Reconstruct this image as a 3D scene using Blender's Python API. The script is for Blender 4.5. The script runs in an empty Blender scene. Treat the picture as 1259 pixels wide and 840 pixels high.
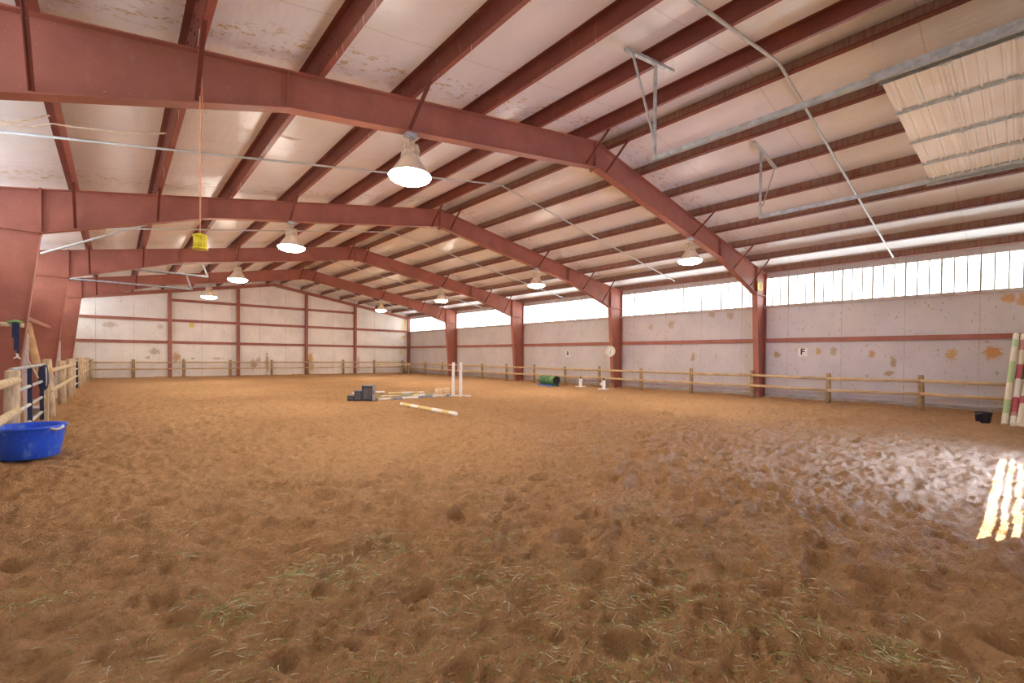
import bpy, bmesh, math, random
import numpy as np
from mathutils import Vector, Matrix, Euler
random.seed(11)
C = bpy.context.scene.collection
PI = math.pi
# ------------------------------------------------------------------ layout (metres; camera over the origin)
XL, XR, XC = -2.45, 20.8, 9.15          # side walls and ridge line
YN, YF = -0.6, 38.3                     # near and far end walls
FY = [7.31, 14.55, 22.45, 30.39]        # portal frames
SL, SR = 0.178, 0.163                   # roof pitch of the two slopes
RT = 7.12                               # top of the rafters at the ridge
def roof(x): return RT - (SL * (XC - x) if x < XC else SR * (x - XC))
# ------------------------------------------------------------------ helpers
def link(o, parent=None):
    C.objects.link(o)
    if parent is not None: o.parent = parent
    return o
class MB:
    """collects shapes into one mesh object"""
    def __init__(s): s.bm = bmesh.new(); s.mi = 0
    def _f(s, vs):
        try:
            f = s.bm.faces.new(vs); f.material_index = s.mi; return f
        except ValueError: return None
    def box(s, x0, x1, y0, y1, z0, z1):
        return s.hexa([(x0,y0,z0),(x1,y0,z0),(x1,y1,z0),(x0,y1,z0)], [(x0,y0,z1),(x1,y0,z1),(x1,y1,z1),(x0,y1,z1)])
    def hexa(s, lo, hi):
        n = len(lo)
        a = [s.bm.verts.new(p) for p in lo]; b = [s.bm.verts.new(p) for p in hi]
        s._f(a[::-1]); s._f(b)
        for i in range(n): s._f([a[i], a[(i+1)%n], b[(i+1)%n], b[i]])
    def prism_y(s, poly, y0, y1):       # polygon in x,z pushed along y
        s.hexa([(x,y0,z) for x,z in poly], [(x,y1,z) for x,z in poly])
    def prism_x(s, poly, x0, x1):       # polygon in y,z pushed along x
        s.hexa([(x0,y,z) for y,z in poly], [(x1,y,z) for y,z in poly])
    def prism_z(s, poly, z0, z1):
        s.hexa([(x,y,z0) for x,y in poly], [(x,y,z1) for x,y in poly])
    def bar(s, p, q, w, h=None, up=(0,0,1)):   # rectangular bar from p to q
        h = h or w; p = Vector(p); q = Vector(q); d = (q-p).normalized(); u = Vector(up)
        if abs(d.dot(u)) > .98: u = Vector((0,1,0))
        a = d.cross(u).normalized(); b = a.cross(d).normalized()
        o = [a*(-w/2)+b*(-h/2), a*(w/2)+b*(-h/2), a*(w/2)+b*(h/2), a*(-w/2)+b*(h/2)]
        s.hexa([p+k for k in o], [q+k for k in o])
    def tube(s, pts, r, n=10, cap=True, radii=None):
        pts = [Vector(p) for p in pts]; rings = []
        a = None
        for i, p in enumerate(pts):
            d = (pts[min(i+1,len(pts)-1)] - pts[max(i-1,0)]).normalized()
            if a is None:
                u = Vector((0,0,1)) if abs(d.z) < .9 else Vector((0,1,0)); a = d.cross(u).normalized()
            else: a = (a - d*a.dot(d)).normalized()
            b = d.cross(a); rr = radii[i] if radii else r
            rings.append([s.bm.verts.new(p + (a*math.cos(t)+b*math.sin(t))*rr) for t in [2*PI*k/n for k in range(n)]])
        for i in range(len(rings)-1):
            for k in range(n):
                f = s._f([rings[i][k], rings[i][(k+1)%n], rings[i+1][(k+1)%n], rings[i+1][k]])
                if f: f.smooth = True
        if cap: s._f(rings[0][::-1]); s._f(rings[-1])
    def lathe(s, prof, n=32, c=(0,0,0), cap0=False, cap1=False, sy=1.0, axis='z'):
        rings = []
        for r, z in prof:
            ring = []
            for k in range(n):
                t = 2*PI*k/n; x, y = r*math.cos(t), r*math.sin(t)*sy
                if axis == 'z': p = (c[0]+x, c[1]+y, c[2]+z)
                elif axis == 'y': p = (c[0]+x, c[1]+z, c[2]+y)
                else: p = (c[0]+z, c[1]+x, c[2]+y)
                ring.append(s.bm.verts.new(p))
            rings.append(ring)
        for i in range(len(rings)-1):
            for k in range(n):
                f = s._f([rings[i][k], rings[i][(k+1)%n], rings[i+1][(k+1)%n], rings[i+1][k]])
                if f: f.smooth = True
        if cap0: s._f(rings[0][::-1])
        if cap1: s._f(rings[-1])
    def build(s, name, mat, parent=None, loc=None, rotz=None, bevel=0):
        bmesh.ops.recalc_face_normals(s.bm, faces=s.bm.faces)
        me = bpy.data.meshes.new(name); s.bm.to_mesh(me); s.bm.free()
        for m in (mat if isinstance(mat, (list, tuple)) else [mat]): me.materials.append(m)
        o = bpy.data.objects.new(name, me); link(o, parent)
        if loc is not None: o.location = loc
        if rotz is not None: o.rotation_euler = (0,0,rotz)
        if bevel:
            b = o.modifiers.new('bevel','BEVEL'); b.width = bevel; b.segments = 2; b.limit_method = 'ANGLE'
        return o
def thing(name, label, cat, loc=(0,0,0), rotz=0, group=None):
    o = bpy.data.objects.new(name, None); C.objects.link(o); o.empty_display_size = .1
    o.location = loc; o.rotation_euler = (0,0,rotz); o['label'] = label; o['category'] = cat
    if group: o['group'] = group
    return o
def tag(o, label, cat, group=None, kind=None):
    o['label'] = label; o['category'] = cat
    if group: o['group'] = group
    if kind: o['kind'] = kind
    return o
def struct(o, label, cat):
    o['kind'] = 'structure'; o['label'] = label; o['category'] = cat; return o
def dup(root, loc, rotz, label, group=None):
    r = root.copy(); C.objects.link(r); r.location = loc; r.rotation_euler = (0,0,rotz); r['label'] = label
    if group: r['group'] = group
    for ch in list(root.children):
        c = ch.copy(); C.objects.link(c); c.parent = r
        for g in list(ch.children):
            d = g.copy(); C.objects.link(d); d.parent = c
    return r
# ------------------------------------------------------------------ materials
class NT:
    def __init__(s, name):
        s.m = bpy.data.materials.new(name); s.m.use_nodes = True; s.t = s.m.node_tree
        s.b = s.t.nodes['Principled BSDF']; s.L = s.t.links
    def n(s, typ, **kw):
        x = s.t.nodes.new(typ)
        for k, v in kw.items(): setattr(x, k, v)
        return x
    def pos(s):
        return s.n('ShaderNodeTexCoord').outputs['Object']
    def map(s, v, scale=(1,1,1), loc=(0,0,0), rot=(0,0,0)):
        m = s.n('ShaderNodeMapping'); s.L.new(v, m.inputs[0])
        m.inputs['Scale'].default_value = scale; m.inputs['Location'].default_value = loc; m.inputs['Rotation'].default_value = rot
        return m.outputs[0]
    def noise(s, v, scale, detail=4, rough=.55, dist=0):
        x = s.n('ShaderNodeTexNoise'); s.L.new(v, x.inputs['Vector'])
        x.inputs['Scale'].default_value = scale; x.inputs['Detail'].default_value = detail; x.inputs['Roughness'].default_value = rough
        x.inputs['Distortion'].default_value = dist
        return x.outputs['Fac']
    def ramp(s, f, a, b, lo=0.0, hi=1.0):
        x = s.n('ShaderNodeMapRange'); x.interpolation_type = 'SMOOTHSTEP'
        s.L.new(f, x.inputs['Value']); x.inputs['From Min'].default_value = a; x.inputs['From Max'].default_value = b
        x.inputs['To Min'].default_value = lo; x.inputs['To Max'].default_value = hi
        return x.outputs['Result']
    def math(s, op, a, b=None, c=None):
        x = s.n('ShaderNodeMath', operation=op)
        for i, v in enumerate((a, b, c)):
            if v is None: continue
            if isinstance(v, (int, float)): x.inputs[i].default_value = v
            else: s.L.new(v, x.inputs[i])
        return x.outputs[0]
    def mix(s, f, a, b, blend='MIX'):
        x = s.n('ShaderNodeMix', data_type='RGBA', blend_type=blend)
        for i, v in ((0, f), (6, a), (7, b)):
            if isinstance(v, (int, float)): x.inputs[i].default_value = v
            elif isinstance(v, tuple): x.inputs[i].default_value = (*v, 1)
            else: s.L.new(v, x.inputs[i])
        return x.outputs[2]
    def sep(s, v):
        x = s.n('ShaderNodeSeparateXYZ'); s.L.new(v, x.inputs[0]); return x.outputs
    def bump(s, h, strength, dist=.01):
        x = s.n('ShaderNodeBump'); s.L.new(h, x.inputs['Height']); x.inputs['Strength'].default_value = strength; x.inputs['Distance'].default_value = dist
        s.L.new(x.outputs[0], s.b.inputs['Normal'])
    def done(s, col=None, rough=.6, metal=0, spec=.4):
        if col is not None:
            if isinstance(col, tuple): s.b.inputs['Base Color'].default_value = (*col, 1)
            else: s.L.new(col, s.b.inputs['Base Color'])
        s.b.inputs['Roughness'].default_value = rough; s.b.inputs['Metallic'].default_value = metal
        s.b.inputs['Specular IOR Level'].default_value = spec
        return s.m
def simple(name, col, rough=.6, metal=0, var=.15, scale=6.0, spec=.4, stretch=(1,1,1)):
    t = NT(name); p = t.map(t.pos(), stretch)
    f = t.noise(p, scale, 5, .6)
    dark = tuple(c*(1-var) for c in col); lite = tuple(min(1, c*(1+var)) for c in col)
    return t.done(t.mix(t.ramp(f, .3, .7), dark, lite), rough, metal, spec)
def emit(name, col, strength):
    t = NT(name); t.done((.8,.8,.8), .4)
    t.b.inputs['Emission Color'].default_value = (*col, 1); t.b.inputs['Emission Strength'].default_value = strength
    return t.m
def red_steel(name, base=(.40,.145,.096), dust=.35):
    t = NT(name); p = t.pos()
    a = t.ramp(t.noise(p, 1.3, 5, .6), .35, .7)
    c = t.mix(a, tuple(k*.86 for k in base), tuple(k*1.1 for k in base))
    d = t.ramp(t.noise(t.map(p, (3,3,.8)), 2.2, 6, .7), .55, .8)
    c = t.mix(t.math('MULTIPLY', d, dust), c, (.48,.33,.25))
    s = t.ramp(t.noise(p, 38, 2, .5), .70, .74)
    c = t.mix(t.math('MULTIPLY', s, .5), c, (.55,.45,.38))
    return t.done(c, .48, 0, .35)
M = {}
M['red'] = red_steel('red_primer_steel')
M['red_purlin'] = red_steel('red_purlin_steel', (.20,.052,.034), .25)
M['lit_flange'] = red_steel('floor_lit_purlin_flange', (.32,.098,.066), .25)  # lighter copy of the purlin steel, light from the floor painted in
def dusty():
    t = NT('dusty_red_steel'); p = t.pos()
    z = t.noise(t.map(p, (1,5,.6)), 3, 5, .65)
    c = t.mix(t.ramp(z, .3, .62), (.26,.085,.06), (.30,.19,.13))
    return t.done(c, .7, 0, .2)
M['dusty'] = dusty()
M['galv'] = simple('galvanised_steel', (.52,.56,.55), .42, .35, .18, 9)
M['galv_dull'] = simple('dull_galvanised_steel', (.46,.48,.47), .5, .3, .2, 14)
M['conduit'] = simple('grey_conduit', (.58,.60,.57), .45, .25, .08, 5)
M['wood'] = simple('pale_round_wood', (.68,.55,.34), .75, 0, .22, 5, .2, (3,3,.6))
M['wood_post'] = simple('weathered_post_wood', (.62,.50,.33), .8, 0, .3, 7, .2, (3,3,.5))
M['wood_rail'] = simple('tan_fence_rail_wood', (.60,.43,.24), .8, 0, .22, 4, .2, (.6,.6,3))
M['wood_brown'] = simple('brown_fence_post_wood', (.40,.28,.14), .8, 0, .25, 6, .2)
M['tan_wood'] = simple('tan_leaning_wood', (.55,.34,.17), .75, 0, .2, 5, .2)
M['cream'] = simple('cream_paint', (.80,.70,.50), .6, 0, .12, 10)
M['white'] = simple('white_paint', (.84,.81,.76), .5, 0, .08, 8)
M['white_worn'] = simple('worn_white_paint', (.74,.68,.60), .6, 0, .2, 9)
M['black'] = simple('black_plastic', (.034,.034,.040), .42, 0, .3, 12)
M['tread_highlight'] = simple('tread_highlight_plastic', (.22,.21,.215), .5, 0, .25, 12)  # black plastic greyed to paint highlights on the treads
M['end_lit'] = simple('lit_end_plastic', (.36,.35,.35), .5, 0, .2, 12)  # black plastic paled to paint the lit end face
M['dark_plastic'] = simple('worn_dark_plastic', (.085,.085,.095), .5, 0, .35, 7)
M['ink'] = simple('black_ink', (.015,.015,.02), .6, 0, .1)
M['yellow'] = simple('yellow_plastic', (.80,.66,.04), .45, 0, .12, 20)
M['cord'] = simple('pink_orange_cord', (.72,.36,.22), .7, 0, .1)
M['navy'] = simple('navy_blue_webbing', (.025,.035,.085), .7, 0, .25, 14)
M['green_web'] = simple('green_cloth', (.22,.42,.14), .8, 0, .2, 10)
M['grey_wood'] = simple('grey_weathered_timber', (.36,.31,.26), .85, 0, .25, 5, .2, (.6,.6,3))
M['pale_sheet'] = simple('pale_grey_plastic', (.55,.57,.56), .5, 0, .1)
M['ballast'] = simple('dusty_beige_ballast', (.66,.55,.38), .6, 0, .25, 14)
M['web'] = simple('dusty_cobweb', (.74,.66,.56), .9, 0, .1)
def refl():
    t = NT('prismatic_reflector'); t.done((.66,.55,.44), .35, 0, .5)
    t.b.inputs['Transmission Weight'].default_value = .10
    return t.m
M['reflector'] = refl()
M['lens'] = emit('lit_lamp_lens', (1.0,.90,.77), 98)
def blue_tub():
    t = NT('blue_tub_plastic'); p = t.pos()
    w = t.ramp(t.noise(t.map(p, (3,3,1.6)), 3.2, 5, .65), .5, .72)
    c = t.mix(t.math('MULTIPLY', w, .55), (.018,.115,.78), (.22,.46,.80))
    return t.done(c, .38, 0, .5)
M['blue'] = blue_tub()
def barrel():
    t = NT('green_barrel_plastic'); p = t.pos()
    w = t.ramp(t.noise(p, 3.5, 5, .65), .4, .65)
    z = t.sep(p)[2]
    w = t.math('MULTIPLY', w, t.ramp(z, .2, .42))
    c = t.mix(w, (.045,.16,.06), (.30,.34,.14))
    return t.done(c, .55)
M['green'] = barrel()
M['blue_slab'] = simple('blue_painted_base', (.10,.22,.62), .5, 0, .2)
def striped(name, cols, length):
    """paint bands along local x"""
    t = NT(name); x = t.sep(t.pos())[0]
    u = t.math('DIVIDE', x, length)
    r = t.n('ShaderNodeValToRGB'); r.color_ramp.interpolation = 'CONSTANT'
    els = r.color_ramp.elements
    els[0].position = 0; els[0].color = (*cols[0][1], 1)
    els[1].position = cols[1][0]; els[1].color = (*cols[1][1], 1)
    for p, c in cols[2:]:
        e = els.new(p); e.color = (*c, 1)
    t.L.new(u, r.inputs[0])
    w = t.ramp(t.noise(t.pos(), 16, 5, .65), .52, .78)
    return t.done(t.mix(t.math('MULTIPLY', w, .45), r.outputs[0], (.50,.40,.28)), .6)
# --- insulated white facing of roof and walls
def facing(name, base, horiz, stains, seam=1.83, streak=.25, blotch=.5, rough=.38):
    """horiz: index of the horizontal axis (0 = x, 1 = y) of the wall"""
    t = NT(name); p = t.pos(); s = t.sep(p); h, z = s[horiz], s[2]
    n1 = t.noise(p, .8, 4, .6)
    c = t.mix(t.ramp(n1, .3, .7), tuple(k*.93 for k in base), tuple(min(1,k*1.05) for k in base))
    # vertical dust streaks
    sc = (1.6,1.6,.22)
    st = t.ramp(t.noise(t.map(p, sc), 2.2, 6, .7), .53, .8)
    c = t.mix(t.math('MULTIPLY', st, streak), c, (.52,.40,.24))
    # small rusty flecks, mainly in bands
    fl = t.ramp(t.noise(p, 5.5, 4, .65), .63, .70)
    gate = t.ramp(t.noise(p, .9, 2, .5), .42, .6)
    c = t.mix(t.math('MULTIPLY', t.math('MULTIPLY', fl, gate), blotch), c, (.47,.29,.12))
    fl2 = t.ramp(t.noise(t.map(p, (1,1,.55)), 13, 2, .5), .675, .72)
    c = t.mix(t.math('MULTIPLY', fl2, .7), c, (.30,.24,.17))
    # seams
    fr = t.math('FRACT', t.math('DIVIDE', h, seam))
    d = t.math('ABSOLUTE', t.math('SUBTRACT', fr, .5))
    ln = t.math('LESS_THAN', d, .010/seam)
    c = t.mix(t.math('MULTIPLY', ln, t.ramp(t.noise(p, 1.1, 2), .35, .6, .15, .75)), c, (.36,.29,.21))
    # torn spots that show the fibre
    wob = t.math('MULTIPLY', t.math('SUBTRACT', t.noise(p, 7, 6, .8), .5), 3.2)
    for (a, b, ra, rb, col, k) in stains:
        da = t.math('DIVIDE', t.math('SUBTRACT', h, a), ra); db = t.math('DIVIDE', t.math('SUBTRACT', z, b), rb)
        q = t.math('SQRT', t.math('ADD', t.math('MULTIPLY', da, da), t.math('MULTIPLY', db, db)))
        f = t.ramp(t.math('ADD', q, wob), .55, .95, k, 0.0)
        c = t.mix(f, c, col)
    t.bump(t.noise(t.map(p, (1,1,.5)), 1.6, 5, .6), .35, .06)
    return t.done(c, rough, 0, .4)
OR, BR, YE = (.58,.27,.05), (.42,.26,.10), (.80,.58,.10)
stR = [(.64,1.91,.26,.30,OR,.95),(1.54,1.86,.18,.22,(.55,.33,.07),.9),(3.64,1.88,.12,.18,OR,.8),(3.03,1.59,.10,.24,BR,.8),(3.16,1.18,.17,.12,BR,.9),
       (4.81,1.97,.13,.22,BR,.7),(5.31,1.97,.11,.17,(.55,.36,.10),.9),(6.79,1.84,.17,.17,BR,.9),(.27,3.6,.22,.17,OR,.8),(.02,3.52,.2,.25,OR,.8),
       (9.57,3.72,.2,.24,BR,.65),(8.75,3.6,.18,.24,BR,.65),(11.6,3.33,.2,.28,BR,.7),(12.73,3.26,.2,.2,BR,.55),(10.44,1.68,.13,.25,BR,.75),(35.7,3.37,.22,.22,YE,.9)]
stF = [(3.14,1.41,.28,.40,OR,.75),(1.96,1.78,.34,.26,BR,.6),(1.62,1.35,.14,.14,BR,.6),(2.26,3.42,.2,.2,BR,.4),(-.26,3.45,.45,.22,BR,.5),(7.82,.89,.30,.45,BR,.7),
       (8.14,1.2,.2,.3,BR,.5),(8.72,1.0,.14,.95,(.50,.33,.10),.8),(11.9,1.35,.26,.55,(.62,.40,.10),.85),(12.0,.7,.24,.5,(.62,.40,.10),.75),(19.95,1.98,.22,.35,YE,.6),(20.27,3.35,.2,.2,YE,.8),
       (20.2,4.3,.3,.6,YE,.6),(20.35,4.87,.2,.4,YE,.6),(4.05,1.3,.12,.12,BR,.6),(5.54,1.31,.4,.12,(.40,.34,.14),.5),(15.9,.9,.14,.9,BR,.55)]
M['wall_right'] = facing('white_wall_facing', (.63,.58,.555), 1, stR, 1.83, .2, .85)  # base darkened so the colour carries the shade of this backlit wall
M['wall_far'] = facing('cream_wall_facing', (.93,.89,.80), 0, stF, 1.83, .30, .25)
M['wall_plain'] = facing('plain_wall_facing', (.80,.76,.71), 1, [], 1.83)
def ceiling_mat():
    t = NT('white_roof_facing'); p = t.pos(); s = t.sep(p)
    c = t.mix(t.ramp(t.noise(p, .7, 4, .6), .3, .7), (.85,.83,.81), (.92,.905,.885))
    # taped cross seams
    fr = t.math('FRACT', t.math('DIVIDE', s[1], 2.44)); d = t.math('ABSOLUTE', t.math('SUBTRACT', fr, .5))
    ln = t.math('LESS_THAN', d, .006)
    c = t.mix(t.math('MULTIPLY', ln, .35), c, (.58,.50,.42))
    # rusty torn flecks gathered beside the frames
    near = None
    for y in FY:
        g = t.ramp(t.math('ABSOLUTE', t.math('SUBTRACT', s[1], y - .28)), .10, .62, 1.0, 0.0)
        near = g if near is None else t.math('MAXIMUM', near, g)
    fl = t.ramp(t.noise(t.map(p, (2.2,3.4,1)), 2.6, 5, .75), .53, .62)
    c = t.mix(t.math('MULTIPLY', t.math('MULTIPLY', fl, near), .9), c, (.55,.38,.10))
    f2 = t.ramp(t.noise(p, 7, 3, .6), .69, .73); g2 = t.ramp(t.noise(p, .55, 2), .5, .62)
    c = t.mix(t.math('MULTIPLY', t.math('MULTIPLY', f2, g2), .55), c, (.45,.36,.20))
    t.bump(t.noise(t.map(p, (1.2,.6,1)), 1.5, 4, .6), .45, .08)
    return t.done(c, .34, 0, .5)
M['ceiling'] = ceiling_mat()
def dirt():
    t = NT('brown_arena_sand'); p = t.pos()
    a = t.ramp(t.noise(p, .5, 5, .6), .3, .7)
    c = t.mix(a, (.63,.36,.168), (.70,.41,.20))
    b = t.ramp(t.noise(p, 4.5, 6, .7), .42, .68)
    c = t.mix(t.math('MULTIPLY', b, .55), c, (.49,.275,.115))
    k = t.ramp(t.noise(t.map(p, (1,1.3,1)), 15, 4, .75), .50, .68)          # clods and fibre
    c = t.mix(t.math('MULTIPLY', k, .6), c, (.38,.205,.08))
    l = t.ramp(t.noise(t.map(p, (1.2,1,1), (3,7,0)), 19, 4, .75), .54, .70)
    c = t.mix(t.math('MULTIPLY', l, .5), c, (.82,.57,.33))
    g = t.ramp(t.noise(p, 70, 3, .75), .56, .70)
    c = t.mix(t.math('MULTIPLY', g, .6), c, (.25,.13,.052))
    hh = t.math('ADD', t.math('MULTIPLY', t.noise(p, 17, 6, .75), 1.0), t.noise(p, 70, 3, .7))
    t.bump(hh, 1.0, .05)
    return t.done(c, .92, 0, .12)
M['dirt'] = dirt()
M['window'] = emit('daylit_translucent_panel', (.88,.95,1.0), 3.2)
M['rib'] = simple('opaque_panel_rib', (.40,.37,.29), .6, 0, .2, 5)  # opaque tan battens across the glowing panels
M['sill'] = simple('grey_pink_sill_trim', (.52,.43,.37), .6, 0, .15, 4)
def door_panel():
    t = NT('cream_translucent_door_panel'); p = t.pos()
    a = t.ramp(t.noise(t.map(p, (.8,1.4,1)), 1.6, 3, .5), .3, .7)
    c = t.mix(a, (.86,.84,.76), (.93,.92,.88))
    c = t.mix(t.math('MULTIPLY', t.ramp(t.noise(p, 2, 4), .58, .8), .3), c, (.78,.66,.42))
    return t.done(c, .45, 0, .4)
M['door_panel'] = door_panel()
HAY = [simple('green_hay', (.40,.41,.13), .7, 0, .3, 30), simple('pale_straw', (.72,.64,.42), .7, 0, .25, 30), simple('dull_straw', (.46,.39,.19), .8, 0, .25, 30)]
# ------------------------------------------------------------------ ground
def hash2(ix, iy, k=0):
    h = (ix.astype(np.int64)*374761393 + iy.astype(np.int64)*668265263 + k*1442695041) & 0xffffffff
    h = ((h ^ (h >> 13))*1274126177) & 0xffffffff
    h = h ^ (h >> 16)
    return (h & 0xffff)/65535.0
def vnoise(x, y, k=0):
    ix, iy = np.floor(x), np.floor(y); fx, fy = x-ix, y-iy
    fx = fx*fx*(3-2*fx); fy = fy*fy*(3-2*fy)
    a, b = hash2(ix,iy,k), hash2(ix+1,iy,k); c, d = hash2(ix,iy+1,k), hash2(ix+1,iy+1,k)
    return (a*(1-fx)+b*fx)*(1-fy) + (c*(1-fx)+d*fx)*fy - .5
def dimples(x, y, cell, depth, rad, k):
    ix, iy = np.floor(x/cell), np.floor(y/cell); h = np.zeros_like(x)
    for dx in (-1,0,1):
        for dy in (-1,0,1):
            jx, jy = ix+dx, iy+dy
            cx = (jx+hash2(jx,jy,k))*cell; cy = (jy+hash2(jx,jy,k+1))*cell
            r = rad*(.6+.8*hash2(jx,jy,k+2)); a = depth*hash2(jx,jy,k+3)**1.5
            d2 = ((x-cx)**2+(y-cy)**2)/(r*r)
            h += -a*np.exp(-d2*1.6) + .55*a*np.exp(-(np.sqrt(d2)-1.35)**2*5)
    return h
def ground(x, y):
    x = np.asarray(x, float); y = np.asarray(y, float)
    wx = x + .25*vnoise(x*1.7, y*1.7, 5); wy = y + .25*vnoise(x*1.7, y*1.7, 6)
    h = .05*vnoise(x*.35, y*.35, 1) + .045*vnoise(wx*1.3, wy*1.3, 2) + .060*vnoise(wx*3.0-wy*.6, wy*3.8+wx*.8, 3) + .066*vnoise(wx*6.6-wy*1.2, wy*8+wx*1.6, 4) + .034*vnoise(x*15, y*17, 7) + .015*vnoise(x*36, y*36, 8)
    h += dimples(wx, wy*1.15, .47, .082, .13, 20) + dimples(wx, wy*1.2, .30, .062, .085, 40) + dimples(wx+.1, wy*1.2, .20, .037, .055, 60)
    h *= np.clip(1.05 - np.hypot(x, y)/70, .5, 1)
    dw = np.minimum(np.minimum(XR-x, x-XL), YF-y)
    return h + .07*np.exp(-np.clip(dw, 0, 50)/.5)
def gz(x, y): return float(ground(np.array([x]), np.array([y]))[0])
def make_floor():
    ph = list(np.radians(np.arange(-10, 94.01, .125))); ph += list(np.radians(np.arange(97, 350, 3.0)))
    ph = np.array(ph); rr = [.35, .8, 1.3, 1.7, 2.0]; r = 2.1
    while r < 46: rr.append(r); r *= 1.0068
    rr = np.array(rr); P, R_ = np.meshgrid(ph, rr, indexing='ij')
    sx, sy = np.sin(P), np.cos(P)
    with np.errstate(divide='ignore'):
        rx = np.where(sx > 0, (XR+.3)/np.maximum(sx,1e-9), (XL-.3)/np.minimum(sx,-1e-9))
        ry = np.where(sy > 0, (YF+.3)/np.maximum(sy,1e-9), (YN-1.5)/np.minimum(sy,-1e-9))
    rm = np.minimum(rx, ry); Rc = np.minimum(R_, rm); X, Y = Rc*sx, Rc*sy; Z = ground(X, Y)
    n, m = X.shape
    co = np.stack([X,Y,Z], -1).reshape(-1,3)
    idx = np.arange(n*m).reshape(n,m)
    ni = np.arange(n); nj = (ni+1) % n
    a = idx[ni][:, :-1]; b = idx[nj][:, :-1]; c = idx[nj][:, 1:]; d = idx[ni][:, 1:]
    keep = ~((R_[ni][:, :-1] >= rm[ni][:, :-1]) & (R_[nj][:, :-1] >= rm[nj][:, :-1]))
    q = np.stack([a,d,c,b], -1)[keep]
    cen = len(co); co = np.vstack([co, [[0,0,gz(0,0)]]])
    tri = np.stack([np.full(n, cen), idx[ni][:,0], idx[nj][:,0]], -1)
    me = bpy.data.meshes.new('floor')
    nv = len(co); nq = len(q); nt = len(tri)
    me.vertices.add(nv); me.vertices.foreach_set('co', co.ravel())
    me.loops.add(nq*4+nt*3); me.loops.foreach_set('vertex_index', np.concatenate([q.ravel(), tri.ravel()]).astype(np.int32))
    me.polygons.add(nq+nt)
    me.polygons.foreach_set('loop_start', np.concatenate([np.arange(nq)*4, nq*4+np.arange(nt)*3]).astype(np.int32))
    me.polygons.foreach_set('use_smooth', np.ones(nq+nt, bool))
    me.update(calc_edges=True); me.validate()
    me.materials.append(M['dirt'])
    o = bpy.data.objects.new('floor', me); C.objects.link(o)
    bm = bmesh.new(); bm.from_mesh(me); 
    s = sum(f.normal.z for f in list(bm.faces)[:200])
    if s < 0: bmesh.ops.reverse_faces(bm, faces=bm.faces); bm.to_mesh(me)
    bm.free()
    struct(o, 'churned brown sand floor of the riding arena', 'floor')
make_floor()
# ------------------------------------------------------------------ room shell
def wall_box(name, mat, label, *b):
    m = MB(); m.box(*b); return struct(m.build(name, mat), label, 'wall')
WB, WT = 3.90, 5.06      # clerestory band
m = MB(); m.box(XR, XR+.12, YN, YF+.12, -.25, WB); m.box(XR, XR+.12, YN, YF+.12, WT, 5.45)
struct(m.build('wall_right', M['wall_right']), 'stained white side wall below the strip of daylit panels', 'wall')
m = MB(); m.box(XL-.12, XL, YN, YF+.12, -.25, 3.75); m.box(XL-.12, XL, YN, YF+.12, 4.85, 5.25)
struct(m.build('wall_left', M['wall_plain']), 'white side wall behind the round-rail fence', 'wall')
m = MB(); m.prism_y([(XL-.12,-.25),(XR+.12,-.25),(XR+.12,roof(XR)+.34),(XC,RT+.34),(XL-.12,roof(XL)+.34)], YF, YF+.12)
struct(m.build('wall_far', M['wall_far']), 'cream end wall with red posts and girts', 'wall')
DX0, DX1, DZ = 7.05, 11.8, 4.75          # doorway behind the camera
m = MB()
m.box(XL-.12, DX0, YN-.12, YN, -.25, roof(XL)+.1); m.box(DX1, XR+.12, YN-.12, YN, -.25, roof(XR)+.1)
m.prism_y([(XL-.12,roof(XL)+.1),(DX0,roof(XL)+.1),(DX0,DZ),(DX1,DZ),(DX1,roof(XR)+.1),(XR+.12,roof(XR)+.1),(XR+.12,roof(XR)+.34),(XC,RT+.34),(XL-.12,roof(XL)+.34)], YN-.12, YN)
struct(m.build('wall_near', M['wall_plain']), 'white end wall with the overhead doorway', 'wall')
# roof lining, sagging a little between the purlins
PLX = [-.70, .79, 2.34, 3.90, 5.47, 7.05, 8.68]
PRX = [9.62, 11.15, 12.70, 14.25, 15.80, 17.40, 19.0, 20.62]
def ceiling():
    bm = bmesh.new(); xs = [XL-.12, -2.3]; sag = {XL-.12:0}
    lines = [-2.3] + PLX + [XC] + PRX + [XR+.12]
    prof = []
    for a, b in zip(lines[:-1], lines[1:]):
        for k in range(8):
            t = k/8; x = a+(b-a)*t; prof.append((x, roof(x)+.285 - .05*math.sin(PI*t)**.8*min(1,(b-a)/1.4)))
    prof = [(XL-.12, roof(XL-.12)+.285)] + prof + [(XR+.12, roof(XR+.12)+.285)]
    ys = list(np.arange(YN-.12, YF+.1, .5)) + [YF+.12]
    low = [[bm.verts.new((x, y, z)) for x, z in prof] for y in ys]
    for i in range(len(ys)-1):
        for j in range(len(prof)-1):
            f = bm.faces.new([low[i][j], low[i][j+1], low[i+1][j+1], low[i+1][j]]); f.smooth = True
    me = bpy.data.meshes.new('ceiling'); bmesh.ops.recalc_face_normals(bm, faces=bm.faces); bm.to_mesh(me); bm.free()
    me.materials.append(M['ceiling']); o = link(bpy.data.objects.new('ceiling', me))
    s = o.modifiers.new('thick', 'SOLIDIFY'); s.thickness = .08; s.offset = 1
    b = MB(); b.prism_y([(XL-.3,roof(XL-.3)+.40),(XC,RT+.40),(XR+.3,roof(XR+.3)+.40),(XR+.3,roof(XR+.3)+.44),(XC,RT+.44),(XL-.3,roof(XL-.3)+.44)], YN-.2, YF+.2)
    struct(o, 'white quilted roof lining between red purlins', 'ceiling')
    struct(b.build('roof', M['galv_dull']), 'metal roof skin above the white lining', 'roof')
ceiling()
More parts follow.
